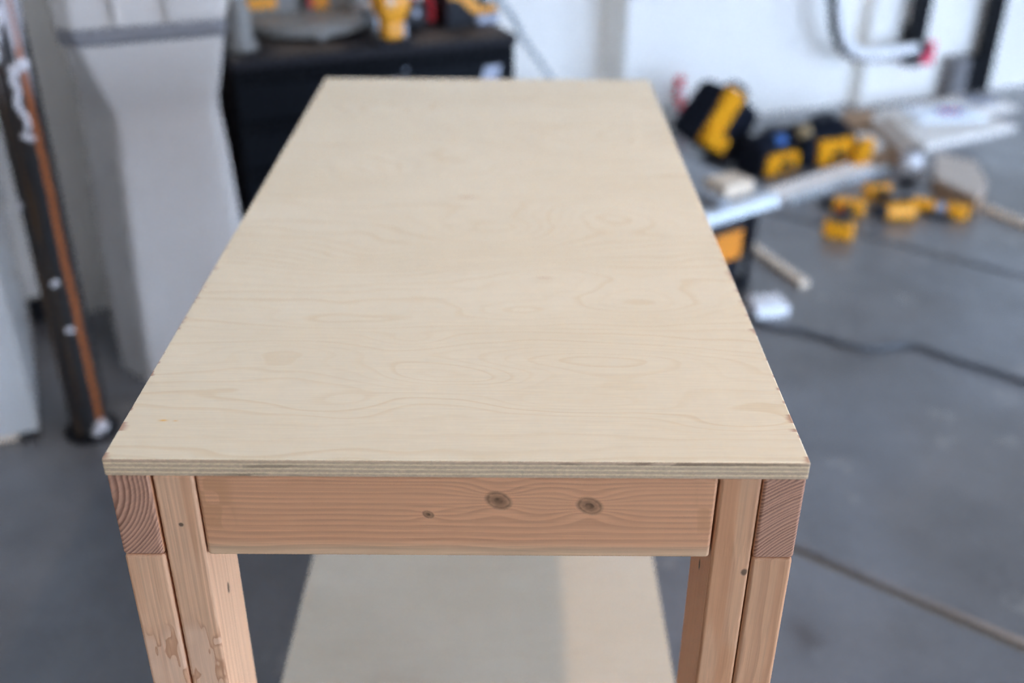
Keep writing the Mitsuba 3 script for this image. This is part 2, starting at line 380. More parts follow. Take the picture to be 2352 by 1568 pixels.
# ------------------------------------------------------------------ structure
H = 2.75
WB, WC, WL = 3.11, 3.03, 2.217
J1, J2 = 2.265, 3.505
RIGHT, LEFT, BACK = 5.7, -2.2, -3.6
# floor: a base slab, with panels standing 12 mm proud and tooled joints between them
base = struct('floor', box(LEFT - .2, RIGHT + .2, BACK - .2, 3.6, -0.12, -0.012), 'joint_dirt', 'grey concrete garage floor with tooled joints', WALLF)
jd = np.array([0.234, -0.42]); jd /= np.linalg.norm(jd)
jn = np.array([-jd[1], jd[0]])                       # to the right of the joint
j0 = np.array([0.977, 1.03])
bounds = Polygon([(LEFT - .1, BACK - .1), (RIGHT + .15, BACK - .1), (RIGHT + .15, 3.5), (LEFT - .1, 3.5)])
from shapely import affinity
bounds = affinity.rotate(bounds, 23.5, origin=(0, 0))
offs = [-9.0, -1.77, 0.0, 1.70, 3.45, 9.0]
for i in range(5):
    a, b = offs[i] + .009, offs[i + 1] - .009
    q = [j0 + jn * o + jd * s for o, s in ((a, -12), (b, -12), (b, 12), (a, 12))]
    sl = bounds.intersection(Polygon(q))
    inner = sl.buffer(-0.010, join_style=2)
    if inner.is_empty: continue
    low, topp = extrude(sl, -0.0118, -0.005), extrude(inner, -0.0118, 0.0)
    o1, o2 = np.array(sl.exterior.coords)[:-1], np.array(inner.exterior.coords)[:-1]
    pts = np.vstack([ring(o1, -.0118), ring(o1, -.006), ring(o2, 0.0)])
    part(base, 'slab', hull(pts), 'concrete', smooth=False)
# walls
struct('wall_back', box(.41, J1, WB + .21, WB + .35, 0, H), 'wall_paint', 'white back wall behind the black cabinet', WALLF)
struct('wall_middle', box(J1, J2, WB, WB + .35, 0, H), 'wall_paint', 'white back wall behind the tool bags', WALLF)
struct('wall_right', box(J2, RIGHT, WC, WB + .35, 0, H), 'wall_paint', 'white back wall behind the black posts', WALLF)
struct('trim_1', box(J1 - .006, J1 + .045, WB - .004, WB + .01, 0, H, .002), 'wall_paint', 'white corner bead where the back wall steps forward', WALLF)
struct('wall_left', box(LEFT, .41, WL, WB + .35, 0, H), 'wall_paint', 'white wall behind the water softener', WALLF)
struct('baseboard_left', box(LEFT, -.09, WL - .014, WL - .0005, 0.0005, .074, .003), 'black_rubber', 'black rubber baseboard left of the water softener', WALLF)
struct('wall_far_left', box(LEFT - .15, LEFT, BACK, WB + .35, 0, H), 'wall_paint', 'white left wall of the garage', WALLF)
D0, D1, DH = 1.6, 5.4, 2.3       # the open garage door, behind the camera
struct('wall_behind', cat(box(LEFT, D0, BACK - .15, BACK, 0, H), box(D1, RIGHT, BACK - .15, BACK, 0, H), box(D0, D1, BACK - .15, BACK, DH, H)), 'wall_paint', 'white wall round the open garage door behind the camera', WALLF)
E0, E1 = -1.30, -0.25            # an open side door in the right wall
struct('wall_far_right', cat(box(RIGHT, RIGHT + .15, BACK, E0, 0, H), box(RIGHT, RIGHT + .15, E1, WB + .35, 0, H), box(RIGHT, RIGHT + .15, E0, E1, DH, H)), 'wall_paint', 'white right wall round the open side door', WALLF)
struct('ceiling', box(LEFT - .15, RIGHT + .15, BACK - .15, WB + .35, H, H + .1), 'ceiling_paint', 'white garage ceiling', WALLF)

# ------------------------------------------------------------------ ceiling lamp (throws the edge of shade on the lower shelf)
k = thing('ceiling_light', 'long shop light on the ceiling over the workbench', 'light', trans(1.115, 0.15, H))
part(k, 'housing', box(-.055, .055, -.62, .62, -.05, 0.0, .006), 'lamp_housing')
kk = part(k, 'diffuser', box(-.03, .03, -.60, .60, -.058, -.0505), 'lamp_housing', smooth=False)
scene[kk]['emitter'] = {'type': 'area', 'radiance': {'type': 'rgb', 'value': [LAMP * c for c in LAMP_RGB]}}

# ------------------------------------------------------------------ the workbench
IN = 0.0254
w2x, w4x = 1.5 * IN, 3.5 * IN
bench = thing('workbench', 'wooden workbench with birch plywood top, lumber frame and lower shelf', 'workbench')
def slab_rounded(poly, z0, z1, c=.0012):
    o = poly.buffer(-c, join_style=2)
    return cat(extrude(poly, z0 + c, z1 - c)) if poly.interiors else None
part(bench, 'tabletop', box(0, TX, 0, TY, TZ - TH, TZ, .0016), 'birch_ply', smooth=False, label='pale birch plywood top with layered edges')
ZT = TZ - TH - .0002
ZR = ZT - w4x
RR = .0035
G = .0006
for s in (0, 1):
    x0 = 0 if s == 0 else TX - w2x
    part(bench, 'side_rail', box(x0 + .0005, x0 + w2x - .0005, .001, TY - .001, ZR, ZT, RR, 3), 'fir_long', label='long rail with end grain showing')
    part(bench, 'lower_rail', box(x0 + .0005, x0 + w2x - .0005, .001, TY - .001, .0826, .0826 + w4x - .001, RR), 'fir_long')
for f in (0, 1):
    y0 = .0025 if f == 0 else TY - w2x - .001
    part(bench, 'apron', box(2 * w2x + G, TX - 2 * w2x - G, y0, y0 + w2x, ZR - .001, ZT - .0004, RR, 3), 'fir_cross', label='knotty cross board under the top' if f == 0 else None)
    part(bench, 'crossbar', box(2 * w2x + G, TX - 2 * w2x - G, y0 + .001, y0 + w2x, .0826, .0826 + w4x - .001, RR), 'fir_cross')
    for s in (0, 1):
        ya, yb = (.001, w4x) if f == 0 else (TY - w4x, TY - .001)
        xi = w2x if s == 0 else TX - 2 * w2x
        xo = 0 if s == 0 else TX - w2x
        lg = part(bench, 'leg', box(xi + .0013, xi + w2x - .0006, ya + .0012, yb, 0.0, ZT, RR, 3), 'fir_up')
        part(bench, 'leg_filler', box(xo + .0005, xo + w2x - .0006, ya + .0006, yb, .0826 + w4x, ZR - .0006, RR, 3), 'fir_up')
        part(bench, 'leg_block', box(xo + .0005, xo + w2x - .0006, ya + .0006, yb, 0.0, .0820, RR), 'fir_up')
sh = Polygon([(0, w4x + .001), (0, TY - w4x - .001), (2 * w2x + .001, TY - w4x - .001), (2 * w2x + .001, TY), (TX - 2 * w2x - .001, TY), (TX - 2 * w2x - .001, TY - w4x - .001),
              (TX, TY - w4x - .001), (TX, w4x + .001), (TX - 2 * w2x - .001, w4x + .001), (TX - 2 * w2x - .001, 0), (2 * w2x + .001, 0), (2 * w2x + .001, w4x + .001)])
part(bench, 'shelf', extrude(sh, .0826 + w4x - .0005, .19), 'birch_ply', smooth=False, label='lower plywood shelf')

# ------------------------------------------------------------------ water softener
k = thing('water_softener', 'tall pale grey water softener cabinet with waisted front beside the black cabinet', 'water softener', at(.225, 1.945))
def bez(a, b, c, n=5):
    t = np.linspace(0, 1, n)[:, None]; return (1 - t) ** 2 * a + 2 * t * (1 - t) * b + t * t * c
def srings(z, sx, y0, ca, cb, rb=.03):
    x0, x1, y1 = -sx / 2, sx / 2, .245
    A = np.array
    q = ca * .28
    arc = lambda cx, cy, a0: np.array([(cx + rb * math.cos(t), cy + rb * math.sin(t)) for t in np.linspace(a0, a0 + math.pi / 2, 6)])
    V1, V2, V3, V4 = A([x0, y0 + cb]), A([x0 + ca, y0]), A([x1 - ca * .40, y0]), A([x1, y0 + cb * .40])
    u = (V2 - V1) / np.linalg.norm(V2 - V1); v = (V4 - V3) / np.linalg.norm(V4 - V3)
    o = np.vstack([arc(x1 - rb, y1 - rb, 0), arc(x0 + rb, y1 - rb, math.pi / 2), bez(V1 + A([0, q]), V1, V1 + u * q), bez(V2 - u * q, V2, V2 + A([q, 0])),
                   bez(V3 - A([q * .6, 0]), V3, V3 + v * q * .4), bez(V4 - v * q * .4, V4, V4 + A([0, q * .6]))])
    return ring(o, z)
prof = [(0.0, .356, -.235, .058, .12), (.01, .362, -.240, .060, .12), (.30, .346, -.236, .060, .12), (.60, .320, -.230, .060, .115), (.690, .306, -.224, .060, .11), (.715, .304, -.224, .058, .105), (.74, .308, -.227, .052, .09), (.82, .334, -.243, .040, .055), (.882, .352, -.252, .032, .036)]
part(k, 'body', loft([srings(*q) for q in prof]), 'softener_grey', smooth=22)
part(k, 'band', loft([srings(z, sx, y, .032, .034) for z, sx, y in ((.8822, .350, -.250), (.886, .362, -.258), (.912, .366, -.260), (.918, .354, -.252))]), 'softener_band', smooth=30, label='dark grey seam band under the lid')
lid = [(.9182, .356, -.254, .032, .034), (.924, .366, -.262, .032, .034), (1.02, .360, -.255, .034, .036), (1.055, .345, -.238, .034, .036), (1.075, .31, -.20, .032, .034), (1.08, .26, -.16, .03, .03)]
lk = part(k, 'lid', loft([srings(*q) for q in lid]), 'softener_grey', smooth=25)
part(lk, 'ridge', box(-.062, -.050, -.274, -.22, .924, 1.055, .004), 'softener_grey')
part(lk, 'ridge', box(.050, .062, -.274, -.22, .924, 1.055, .004), 'softener_grey')
part(lk, 'hatch_panel', box(.062, .158, -.268, -.22, .930, 1.045, .006), 'softener_grey')

# ------------------------------------------------------------------ black rolling cabinet
CZ = .79
k = thing('tool_cabinet', 'black metal tool cabinet with dusty top between the softener and the white wall', 'cabinet', at(.423, 1.83))
CWD, CDP = .774, .49
part(k, 'body', box(.004, CWD - .004, .018, CDP, .085, CZ - .034, .004), 'cabinet_black')
part(k, 'worktop', box(0, CWD, 0, CDP + .01, CZ - .0338, CZ, .011, 4), 'cabinet_top', label='dusty black top')
for i, (z0, z1) in enumerate(((.09, .33), (.335, .50), (.505, .625), (.63, .7525))):
    dk = part(k, 'drawer', box(.008, CWD - .008, .002, .0178, z0, z1, .004), 'cabinet_black')
    part(dk, 'pull', hull([(.03, .0018, z1 - .028), (CWD - .03, .0018, z1 - .028), (.03, .0018, z1 - .010), (CWD - .03, .0018, z1 - .010), (.03, -.010, z1 - .012), (CWD - .03, -.010, z1 - .012), (.03, -.012, z1 - .018), (CWD - .03, -.012, z1 - .018)]), 'cabinet_black')
part(k, 'nameplate', hull([(.664, .0018, .676), (.715, .0018, .676), (.676, .0018, .712), (.724, .0018, .712), (.664, -.002, .676), (.715, -.002, .676), (.676, -.002, .712), (.724, -.002, .712)]), 'plate_grey', label='light grey nameplate')
for x in (.428, .452):
    part(k, 'screw', cyl((x, .0018, .727 if x > .44 else .700), (x, -.001, .727 if x > .44 else .700), .006, n=12), 'plate_grey')
for x in (.07, CWD - .07):
    for y in (.07, CDP - .07):
        part(k, 'caster', cat(cyl((x - .014, y, .0385), (x + .014, y, .0385), .0385, cap_r=.004), box(x - .022, x + .022, y - .02, y + .02, .06, .0848, .003)), 'black_rubber')

# ------------------------------------------------------------------ on the cabinet: miter saw and small tools
k = thing('miter_saw', 'grey miter saw with yellow plates on the left of the black cabinet', 'miter saw', at(.675, 2.08, CZ))
th = np.linspace(0, 2 * math.pi, 49)[:-1]
part(k, 'base', cat(box(-.20, .20, -.02, .13, .012, .040, .012), box(-.205, -.15, -.045, .10, .0, .030, .008), box(.15, .205, -.02, .10, .0, .030, .008), box(-.03, .03, .08, .16, 0, .03, .008)), 'cast_grey')
part(k, 'turntable', lathe([(.155, .012), (.165, .018), (.165, .036), (.158, .045), (.02, .047)], 48), 'cast_grey', label='round cast turntable')
part(k, 'miter_arm', cat(box(-.028, .028, -.172, -.12, .012, .034, .010), cyl((0, -.180, .022), (0, -.165, .022), .011)), 'cast_grey')
fk = part(k, 'fence', cat(box(-.19, -.012, .018, .034, .046, .110, .004), box(-.19, -.06, .034, .06, .046, .075, .004)), 'cast_grey')
part(fk, 'label_plate', box(-.150, -.070, .012, .0178, .062, .094, .002), 'yellow', label='yellow label')
fk = part(k, 'fence', cat(box(.012, .19, .018, .034, .046, .110, .004), box(.06, .19, .034, .06, .046, .075, .004)), 'cast_grey')
part(fk, 'label_plate', box(.030, .072, .012, .0178, .052, .090, .002), 'yellow', label='yellow label')
part(fk, 'warning_strip', box(.016, .029, .012, .0178, .056, .096, .002), 'red_plastic', label='red strip')
part(k, 'pivot_post', hull(np.vstack([box(-.035, .035, .10, .16, .03, .05).vertices, box(-.03, .03, .11, .15, .20, .24).vertices])), 'cast_grey')
part(k, 'blade_guard', moved(lathe([(.02, -.022), (.10, -.024), (.118, -.016), (.122, 0), (.118, .016), (.10, .024), (.02, .022)], 40), trans(.02, .03, .22) @ roty(math.pi / 2)), 'yellow')
part(k, 'motor', cyl((.045, .03, .225), (.17, .06, .26), .05, cap_r=.008), 'yellow')
part(k, 'handle', tube(smooth_path([(.02, -.06, .30), (.02, -.12, .33), (.02, -.15, .29), (.02, -.11, .25)], 20), .014), 'tool_black')
part(k, 'lock_knob', cyl((.185, .0, .035), (.185, -.035, .065), .018, cap_r=.005), 'tool_black')
part(k, 'clamp', cat(cyl((.145, -.03, .0465), (.145, -.03, .105), .009), box(.125, .165, -.045, -.015, .0465, .066, .004)), 'alloy')
single('silver_clamp', cat(cyl((0, 0, 0), (0, 0, .05), .011), cyl((0, 0, .052), (-.028, .012, .072), .013, cap_r=.004)), 'alloy', 'small silver clamp between the miter saw and the upright yellow tool', 'clamp', at(.852, 1.985 + .03, CZ))
k = thing('spray_bottle', 'pale grey bottle beside the water softener on the cabinet top', 'bottle', at(.474, 1.925, CZ))
part(k, 'bottle_body', lathe([(.034, 0), (.038, .004), (.038, .018), (.030, .030), (.029, .10), (.018, .125), (.012, .13)], 28), 'cast_grey')
part(k, 'cap', cyl((0, 0, .1302), (0, 0, .16), .014, cap_r=.003), 'white_plastic')

k = thing('cordless_tool', 'yellow cordless tool standing upright at the cabinet front edge', 'power tool', at(.852, 1.864, CZ, 6))
part(k, 'base_pad', box(-.052, .045, -.032, .045, 0, .010, .004), 'tool_black')
part(k, 'grip', box(-.026, .026, -.024, .03, .0102, .060, .010, 3), 'yellow')
part(k, 'head', hull(np.vstack([box(-.028, .028, -.024, .032, .056, .068, .006).vertices, box(-.040, .046, -.030, .055, .078, .125, .014).vertices])), 'yellow')
part(k, 'switch_cap', cyl((-.012, -.031, .108), (-.012, -.020, .108), .013, cap_r=.003), 'pine_pale')
part(k, 'side_plate', box(.0265, .040, -.01, .03, .0102, .050, .004), 'plate_grey')

k = thing('red_pliers', 'red handled pliers standing behind the yellow tool on the cabinet', 'pliers', at(1.003, 2.045, CZ))
part(k, 'handle', tube(smooth_path([(.020, 0, .005), (.022, .004, .05), (.010, .01, .10), (-.002, .014, .13)], 20), .011), 'red_plastic')
part(k, 'handle', tube(smooth_path([(-.018, .02, .005), (-.022, .02, .05), (-.014, .018, .10), (-.004, .016, .13)], 20), .010), 'red_plastic')
part(k, 'jaw', hull(np.vstack([box(-.016, .012, .006, .024, .128, .136).vertices, box(-.008, .004, .01, .02, .18, .185).vertices])), 'alloy')
k = thing('hole_saw_arbor', 'black round attachment lying in front of the red pliers', 'attachment', at(.958, 2.005, CZ))
part(k, 'ring', moved(lathe([(.022, -.02), (.033, -.02), (.036, -.014), (.036, .014), (.033, .02), (.022, .02)], 28), trans(0, 0, .036) @ rotx(math.pi / 2 - .3)), 'tool_black')
part(k, 'shank', cyl((0, -.03, .046), (0, .04, .027), .010), 'plate_grey')
single('tan_paper_bag', wobble(loft([ring(rrect(.11, .07, .01, 3), 0), ring(rrect(.12, .075, .01, 3), .08), ring(rrect(.115, .06, .01, 3), .16), ring(rrect(.11, .02, .008, 3), .21)]), .006, 25, 4), 'tan', 'tan paper sack behind the miter saw on the cabinet', 'bag', at(.905, 2.275, CZ))
k = thing('battery_charger', 'black and yellow charger box at the right end of the cabinet top', 'charger', at(1.098, 2.06, CZ, 4))
prof = Polygon([(-.06, 0), (.092, 0), (.096, .03), (.090, .052), (.045, .052), (.010, .085), (-.02, .115), (-.055, .12)])
def side_profile(poly, y0, y1):
    return moved(extrude(poly, y0, y1), np.array([[1, 0, 0, 0], [0, 0, -1, 0], [0, 1, 0, 0], [0, 0, 0, 1.0]]))
part(k, 'body', side_profile(prof, -.10, .09), 'tool_black')
band = Polygon([(-.058, .078), (-.03, .076), (-.008, .056), (.014, .036), (.030, .032), (.088, .036), (.086, .051), (.040, .050), (.022, .066), (.0, .092), (-.058, .100)])
part(k, 'yellow_band', side_profile(band, .0905, .098), 'yellow', label='curved yellow band')
part(k, 'foot_plate', box(.022, .092, -.1065, -.0905, .003, .028, .006), 'plate_grey')
part(k, 'carry_handle', tube(smooth_path([(-.05, 0, .117), (-.045, 0, .17), (-.02, 0, .175), (.0, 0, .14), (.004, 0, .095)], 24), .010), 'tool_black')
cp = np.array([(1.19, 2.08, CZ + .055), (1.215, 2.10, CZ + .070), (1.25, 2.13, CZ + .045), (1.281, 2.15, .808), (1.469, 2.42, .641), (1.66, 2.69, .478), (1.86, 2.97, .310), (1.99, 3.13, .18), (2.05, 3.14, .07), (2.11, 3.06, .0105), (2.2, 2.96, .0105)])
single('power_cord', tube(smooth_path(cp, 90), .010), 'cord_pale', 'pale grey power cord sloping down from the cabinet across the white wall', 'cord', WALLF)

# ------------------------------------------------------------------ left: steel post and white appliance
k = thing('steel_post', 'black steel pipe post with rust streak and plaster splashes left of the softener', 'post', at(-.055, 1.55))
part(k, 'pipe', cyl((0, 0, .012), (0, 0, 1.55), .044, n=48), 'rusty_pipe', smooth=30)
part(k, 'base_plate', cyl((0, 0, 0), (0, 0, .0118), .062, n=32), 'black_steel')
rng = np.random.RandomState(3)
def lump(x, y, z, r, sx=1, sz=1, seed=0):
    m = trimesh.creation.icosphere(2, 1.0); v = np.array(m.vertices); v *= (0.75 + .6 * meshkit.noise(v * 1.9 + seed * 7, seed))[:, None]
    m.vertices = v * [r * sx, r * sx, r * sz] + [x, y, z]; return m
view = math.radians(-75 - 23.5)   # direction from the post to the camera within the wall frame
def onpost(dth, z, r, sx=1, sz=1, seed=0):
    a = view + math.radians(dth); return lump(.0435 * math.cos(a), .0435 * math.sin(a), z, r, sx, sz, seed)
part(k, 'plaster_splash', cat(*[onpost(*q) for q in ((38, .900, .013, 1, 1, 1), (26, .893, .010, 1, 1, 2), (12, .888, .009, 1, 1.6, 3))]), 'plaster', smooth=60, label='white plaster blob')
part(k, 'plaster_splash', cat(*[onpost(6 + t * 1.2 + 6 * math.sin(t), .870 - .0105 * t, .0062, 1, 1.4, 5 + t) for t in range(10)]), 'plaster', smooth=60, label='white plaster run')
part(k, 'plaster_splash', cat(*[onpost(d, .93 + .035 * t, .0065, 1.2, 3.4, 30 + t) for t, d in enumerate((-20, -8, 8, -14, 2, 16, -6, 10, -12, 4))]), 'plaster', smooth=60, label='white plaster streaks')
part(k, 'plaster_splash', cat(onpost(40, .030, .017, 1, .9, 51), onpost(22, .018, .010, 1, .9, 52)), 'plaster', smooth=60, label='white plaster lump at the foot')
for d, z, s in ((8, .755, 61), (20, .748, 62), (-2, .42, 63), (-60, .60, 64), (10, .30, 65)):
    part(k, 'plaster_fleck', onpost(d, z, .008, 1.1, .8, s), 'plaster', smooth=60)
k = thing('white_appliance', 'white appliance cabinet at the left edge, standing on a black foot', 'appliance', at(-.17, 1.565))
part(k, 'body', box(-.62, 0, 0, .60, .020, .86, .006), 'appliance_white')
part(k, 'kick_strip', box(-.60, -.05, .004, .03, .004, .0198, .002), 'pine')
part(k, 'foot', cyl((-.028, .026, 0), (-.028, .026, .0198), .020, n=20), 'black_rubber')
part(k, 'foot', cyl((-.59, .04, 0), (-.59, .04, .0198), .020, n=20), 'black_rubber')
k = thing('outlet_box', 'pale outlet box low on the wall behind the steel post', 'outlet box', at(-.225, WL))
part(k, 'cover', box(-.06, .06, -.045, -.0005, .375, .455, .012, 3), 'appliance_white')
part(k, 'socket', box(-.018, .018, -.0475, -.0452, .400, .430, .001), 'softener_band')

# ------------------------------------------------------------------ table saw
SZ = .335
k = thing('table_saw', 'grey topped portable table saw with black body on the floor right of the workbench', 'table saw', at(1.902, 1.540, 0, 12))
# local: origin under the right front corner of the top; x to the right, y away from the front rail
part(k, 'top', box(-.50, 0, .022, .40, SZ - .028, SZ, .004), 'saw_table', label='grey cast top')
part(k, 'front_rail', cat(box(-.56, -.002, -.018, .0215, SZ - .040, SZ - .002, .006), box(-.56, -.002, -.026, -.0175, SZ - .034, SZ - .022, .003)), 'rail_alu', label='pale aluminium front rail')
part(k, 'rear_rail', box(-.56, .01, .4005, .43, SZ - .045, SZ - .006, .006), 'rail_alu')
part(k, 'rip_fence', cat(box(-.245, -.205, -.01, .43, SZ + .0005, SZ + .030, .004)), 'saw_table')
part(k, 'blade_slot', box(-.36, -.285, .10, .33, SZ + .0002, SZ + .0016, .0004), 'tool_black')
body = hull(np.vstack([box(-.46, -.012, .05, .38, SZ - .034, SZ - .0285).vertices, box(-.43, -.045, .075, .36, .030, .036).vertices]))
part(k, 'body', body, 'tool_black')
part(k, 'side_label', moved(box(-.17, -.055, -.004, .004, .12, .245, .0015), trans(0, .062, 0) @ rotx(.0)), 'orange_label', label='orange label on the black side')
part(k, 'base_frame', cat(tube(smooth_path([(-.44, .07, .022), (-.05, .07, .022)], 8), .014), tube(smooth_path([(-.44, .36, .022), (-.05, .36, .022)], 8), .014), cyl((-.03, .05, .03), (-.022, .05, SZ - .04), .012)), 'tool_black')
for x, y in ((-.045, .07), (-.44, .07), (-.045, .36), (-.44, .36)):
    part(k, 'foot', box(x - .022, x + .045, y - .024, y + .024, 0, .040, .014, 3), 'black_rubber')
part(k, 'crank_wheel', cat(cyl((-.30, .074, .17), (-.30, .045, .17), .055, cap_r=.006), cyl((-.27, .044, .20), (-.27, .015, .20), .009)), 'tool_black')
single('wood_offcut', cat(box(-.056, .056, -.045, .045, 0, .040, .004)), 'pine_pale', 'pale wood offcut lying on the table saw', 'offcut', at(1.775, 1.60, SZ + .0003, 10))
single('wood_strip', box(-.016, .016, -.19, .19, 0, .022, .003), 'pine', 'narrow wood strip on the floor beside the table saw', 'wood strip', at(2.062, 1.72, 0, -2.5))
single('wood_stick', box(-.014, .014, -.38, .38, 0, .020, .003), 'pine_pale', 'long thin wood stick on the floor reaching the right edge of the photo', 'wood strip', at(3.105, 1.43, 0, 5))
k = thing('foam_block', 'small white foam block on the floor by the grey cord', 'foam block', at(1.848, 1.440, 0, -14))
part(k, 'block', wobble(box(-.052, .052, -.045, .045, .0, .036, .006), .002, 40, 3), 'white_plastic')
single('paper_scrap', wobble(box(-.03, .03, -.035, .035, 0.001, .010, .002), .003, 40, 9, 2), 'paper', 'white paper scrap on the floor left of the foam block', 'paper', at(1.748, 1.475, 0, 20))
cz = .0075
cpts = [(1.79, 1.54, cz), (1.772, 1.48, cz), (1.768, 1.42, cz), (1.785, 1.36, cz), (1.832, 1.315, cz), (1.888, 1.246, cz), (1.961, 1.138, cz), (2.03, 1.115, cz), (2.083, 1.109, cz), (2.137, 1.014, cz), (2.187, .921, cz), (2.23, .824, cz), (2.30, .62, cz), (2.36, .38, cz), (2.50, .05, cz), (2.75, -.5, cz), (2.8, -1.2, cz)]
single('extension_cord', tube(smooth_path(cpts, 140), .0075), 'cord_grey', 'thick dark grey cord snaking over the concrete floor to the right', 'cord', WALLF)

# ------------------------------------------------------------------ tool bags
def tool_bag(label, M, w, d, h, panel, emblem=True, seed=0, top=((.92, .93, .55), (1.0, .88, .16))):
    """x along the front, y depth (front face at y = 0), z up"""
    k = thing('tool_bag', label, 'tool bag', M, 'black and yellow tool bags by the wall')
    rs = [ring(rrect(w * a, d * b, min(.03, d * .3), 5, 0, d / 2), h * t) for t, a, b in ((0, .94, .92), (.06, 1.0, 1.0), (.45, 1.02, 1.04), (.78, .97, .92)) + top]
    part(k, 'body', wobble(loft(rs), .008, 14, seed, 1), 'bag_black', smooth=50)
    x0, x1, z0, z1 = panel
    pk = part(k, 'front_pocket', wobble(box(x0, x1, -.022, .012, z0, z1, .010, 2), .005, 25, seed + 1, 1), 'yellow_cloth', smooth=50, label='yellow front pocket')
    if emblem:
        cx, zz = (x0 + x1) / 2 + .01, z0 + .01
        t = np.linspace(0, math.pi, 15)
        R1, R0 = (x1 - x0) * .24, (x1 - x0) * .12
        pg = Polygon([(cx + R1 * math.cos(a), zz + 1.35 * R1 * math.sin(a)) for a in t] + [(cx + R0 * math.cos(a), zz + 1.2 * R0 * math.sin(a)) for a in t[::-1]])
        part(pk, 'arch_emblem', moved(extrude(pg, .0, .005), trans(0, -.024, 0) @ rotx(math.pi / 2)), 'bag_black', smooth=False, label='dark arch emblem')
    part(k, 'handle', tube(smooth_path([(-w * .22, d * .45, h * .95), (-w * .18, d * .42, h * 1.12), (0, d * .40, h * 1.18), (w * .18, d * .42, h * 1.12), (w * .22, d * .45, h * .95)], 24), .011), 'bag_black')
    part(k, 'strap_patch', box(-w * .5, -w * .40, -.002, .016, h * .25, h * .72, .006), 'bag_black')
    return k
b1 = tool_bag('black tool bag tipped on its corner with a long yellow front, nearest the workbench', at(2.380, 2.56, .071, 0) @ roty(math.radians(35)) @ rotx(math.radians(-4)), .26, .18, .24, (-.108, -.020, .004, .245), False, 1, ((.95, .95, .80), (1.0, .92, .62)))
part(b1, 'lower_pocket', wobble(box(-.106, .010, -.050, -.018, .004, .070, .014, 3), .006, 25, 17, 1), 'yellow_cloth', smooth=50, label='bulging yellow pocket')
b2 = tool_bag('small black tool bag with a square yellow pocket between the two larger bags', at(2.583, 2.40, .0, 10), .205, .16, .15, (-.080, .088, .012, .094), True, 2)
part(b2, 'blue_tag', box(-.005, .045, .015, .05, .122, .152, .006), 'blue_plastic', label='blue tag')
b3 = tool_bag('black tool bag with wide yellow pocket beside the open cardboard box', at(2.845, 2.415, .0, 0), .265, .20, .160, (-.072, .100, .012, .116), True, 3)
part(b3, 'end_pouch', cyl((-.125, .02, .135), (-.118, .05, .165), .030, .026, cap_r=.006), 'tan', label='tan end pouch')

# ------------------------------------------------------------------ planks, boxes, boards
single('white_plank', box(-.30, .30, -.045, .045, 0, .018, .003), 'pale_plank', 'whitish plank on the floor in front of the tool bags', 'plank', at(2.70, 2.285, 0, 14.5))
single('grey_plank', box(-.31, .31, -.012, .008, 0, .016, .003), 'rail_alu', 'narrow pale metal strip along the near side of the whitish plank', 'metal strip', at(2.75, 2.222, 0, 14.5))
k = thing('open_carton', 'open cardboard box with a pale side flap right of the tool bags', 'cardboard box', at(3.105, 2.30, 0, -22))
cw, cd, ch, ct = .135, .36, .066, .004            # local origin: the near right corner
part(k, 'tray', cat(box(-cw, 0, 0, cd, 0.0, ct), box(-cw, 0, 0, ct, ct, ch), box(-cw, 0, cd - ct, cd, ct, ch), box(-cw, -cw + ct, ct, cd - ct, ct, ch), box(-ct, 0, ct, cd - ct, ct, ch)), 'cardboard', smooth=False)
part(k, 'flap', moved(box(0, ct, .0, cd, 0, .075), trans(-ct, 0, ch + .0005) @ roty(math.radians(62))), 'cardboard_top', smooth=False, label='pale side flap')
part(k, 'flap', moved(box(0, cw, 0, ct, 0, .06), trans(-cw, cd - ct, ch + .0005) @ rotx(math.radians(-12))), 'cardboard', smooth=False)
single('white_cloth', wobble(box(-.045, .045, -.09, .09, 0, .050, .02, 3), .012, 14, 12, 2), 'white_board', 'crumpled whitish cloth in the open cardboard box', 'cloth', at(3.115, 2.50, .012, -22))
single('yellow_glove', wobble(hull(np.vstack([box(-.035, .030, -.016, .016, 0, .03, .012).vertices, box(-.005, .055, -.012, .014, .08, .115, .01).vertices])), .012, 24, 6, 2), 'yellow_cloth', 'yellow work glove standing against the right tool bag', 'glove', at(2.948, 2.360, .006, -10))
k = thing('cardboard_box', 'closed crushed cardboard box with pale dusty top on the floor beyond the yellow drills', 'cardboard box', WALLF)
cbp = Polygon([(3.0, 2.0), (2.992, 1.775), (3.135, 1.876), (3.275, 2.076), (3.203, 2.215)]).buffer(-.004).buffer(.004)
part(k, 'carton', extrude(cbp.buffer(-.003), 0.0, .060), 'cardboard', smooth=False)
part(k, 'lid', extrude(cbp, .0602, .074), 'cardboard_top', smooth=False, label='pale dusty lid')
single('foam_bag', wobble(trimesh.creation.icosphere(3, .042), .022, 22, 5, 0), 'white_plastic', 'crumpled white plastic bag between the two cardboard boxes', 'plastic bag', at(3.075, 2.20, .044))
for i, (w1, w2, L, d, z, deg) in enumerate(((3.62, 2.545, .58, .205, 0, 6), (3.77, 2.785, .80, .235, 0, 6), (3.80, 2.79, .64, .215, .0194, 6))):
    lb = ('nearest of the white boards on the floor below the chrome tube', 'longest white board on the floor, reaching toward the right post', 'topmost white board, under the printed package')[i]
    single('white_board_panel', box(-L / 2, L / 2, -d / 2, d / 2, z, z + (.030 if i == 0 else .0192), .003), 'white_board', lb, 'board', at(w1, w2, 0, deg), 'white boards on the floor')
k = thing('printed_package', 'white and blue printed package lying on the white boards', 'package', at(3.70, 2.70, .0388, -16))
part(k, 'sleeve', box(-.17, .15, -.12, .085, 0, .020, .004), 'paper')
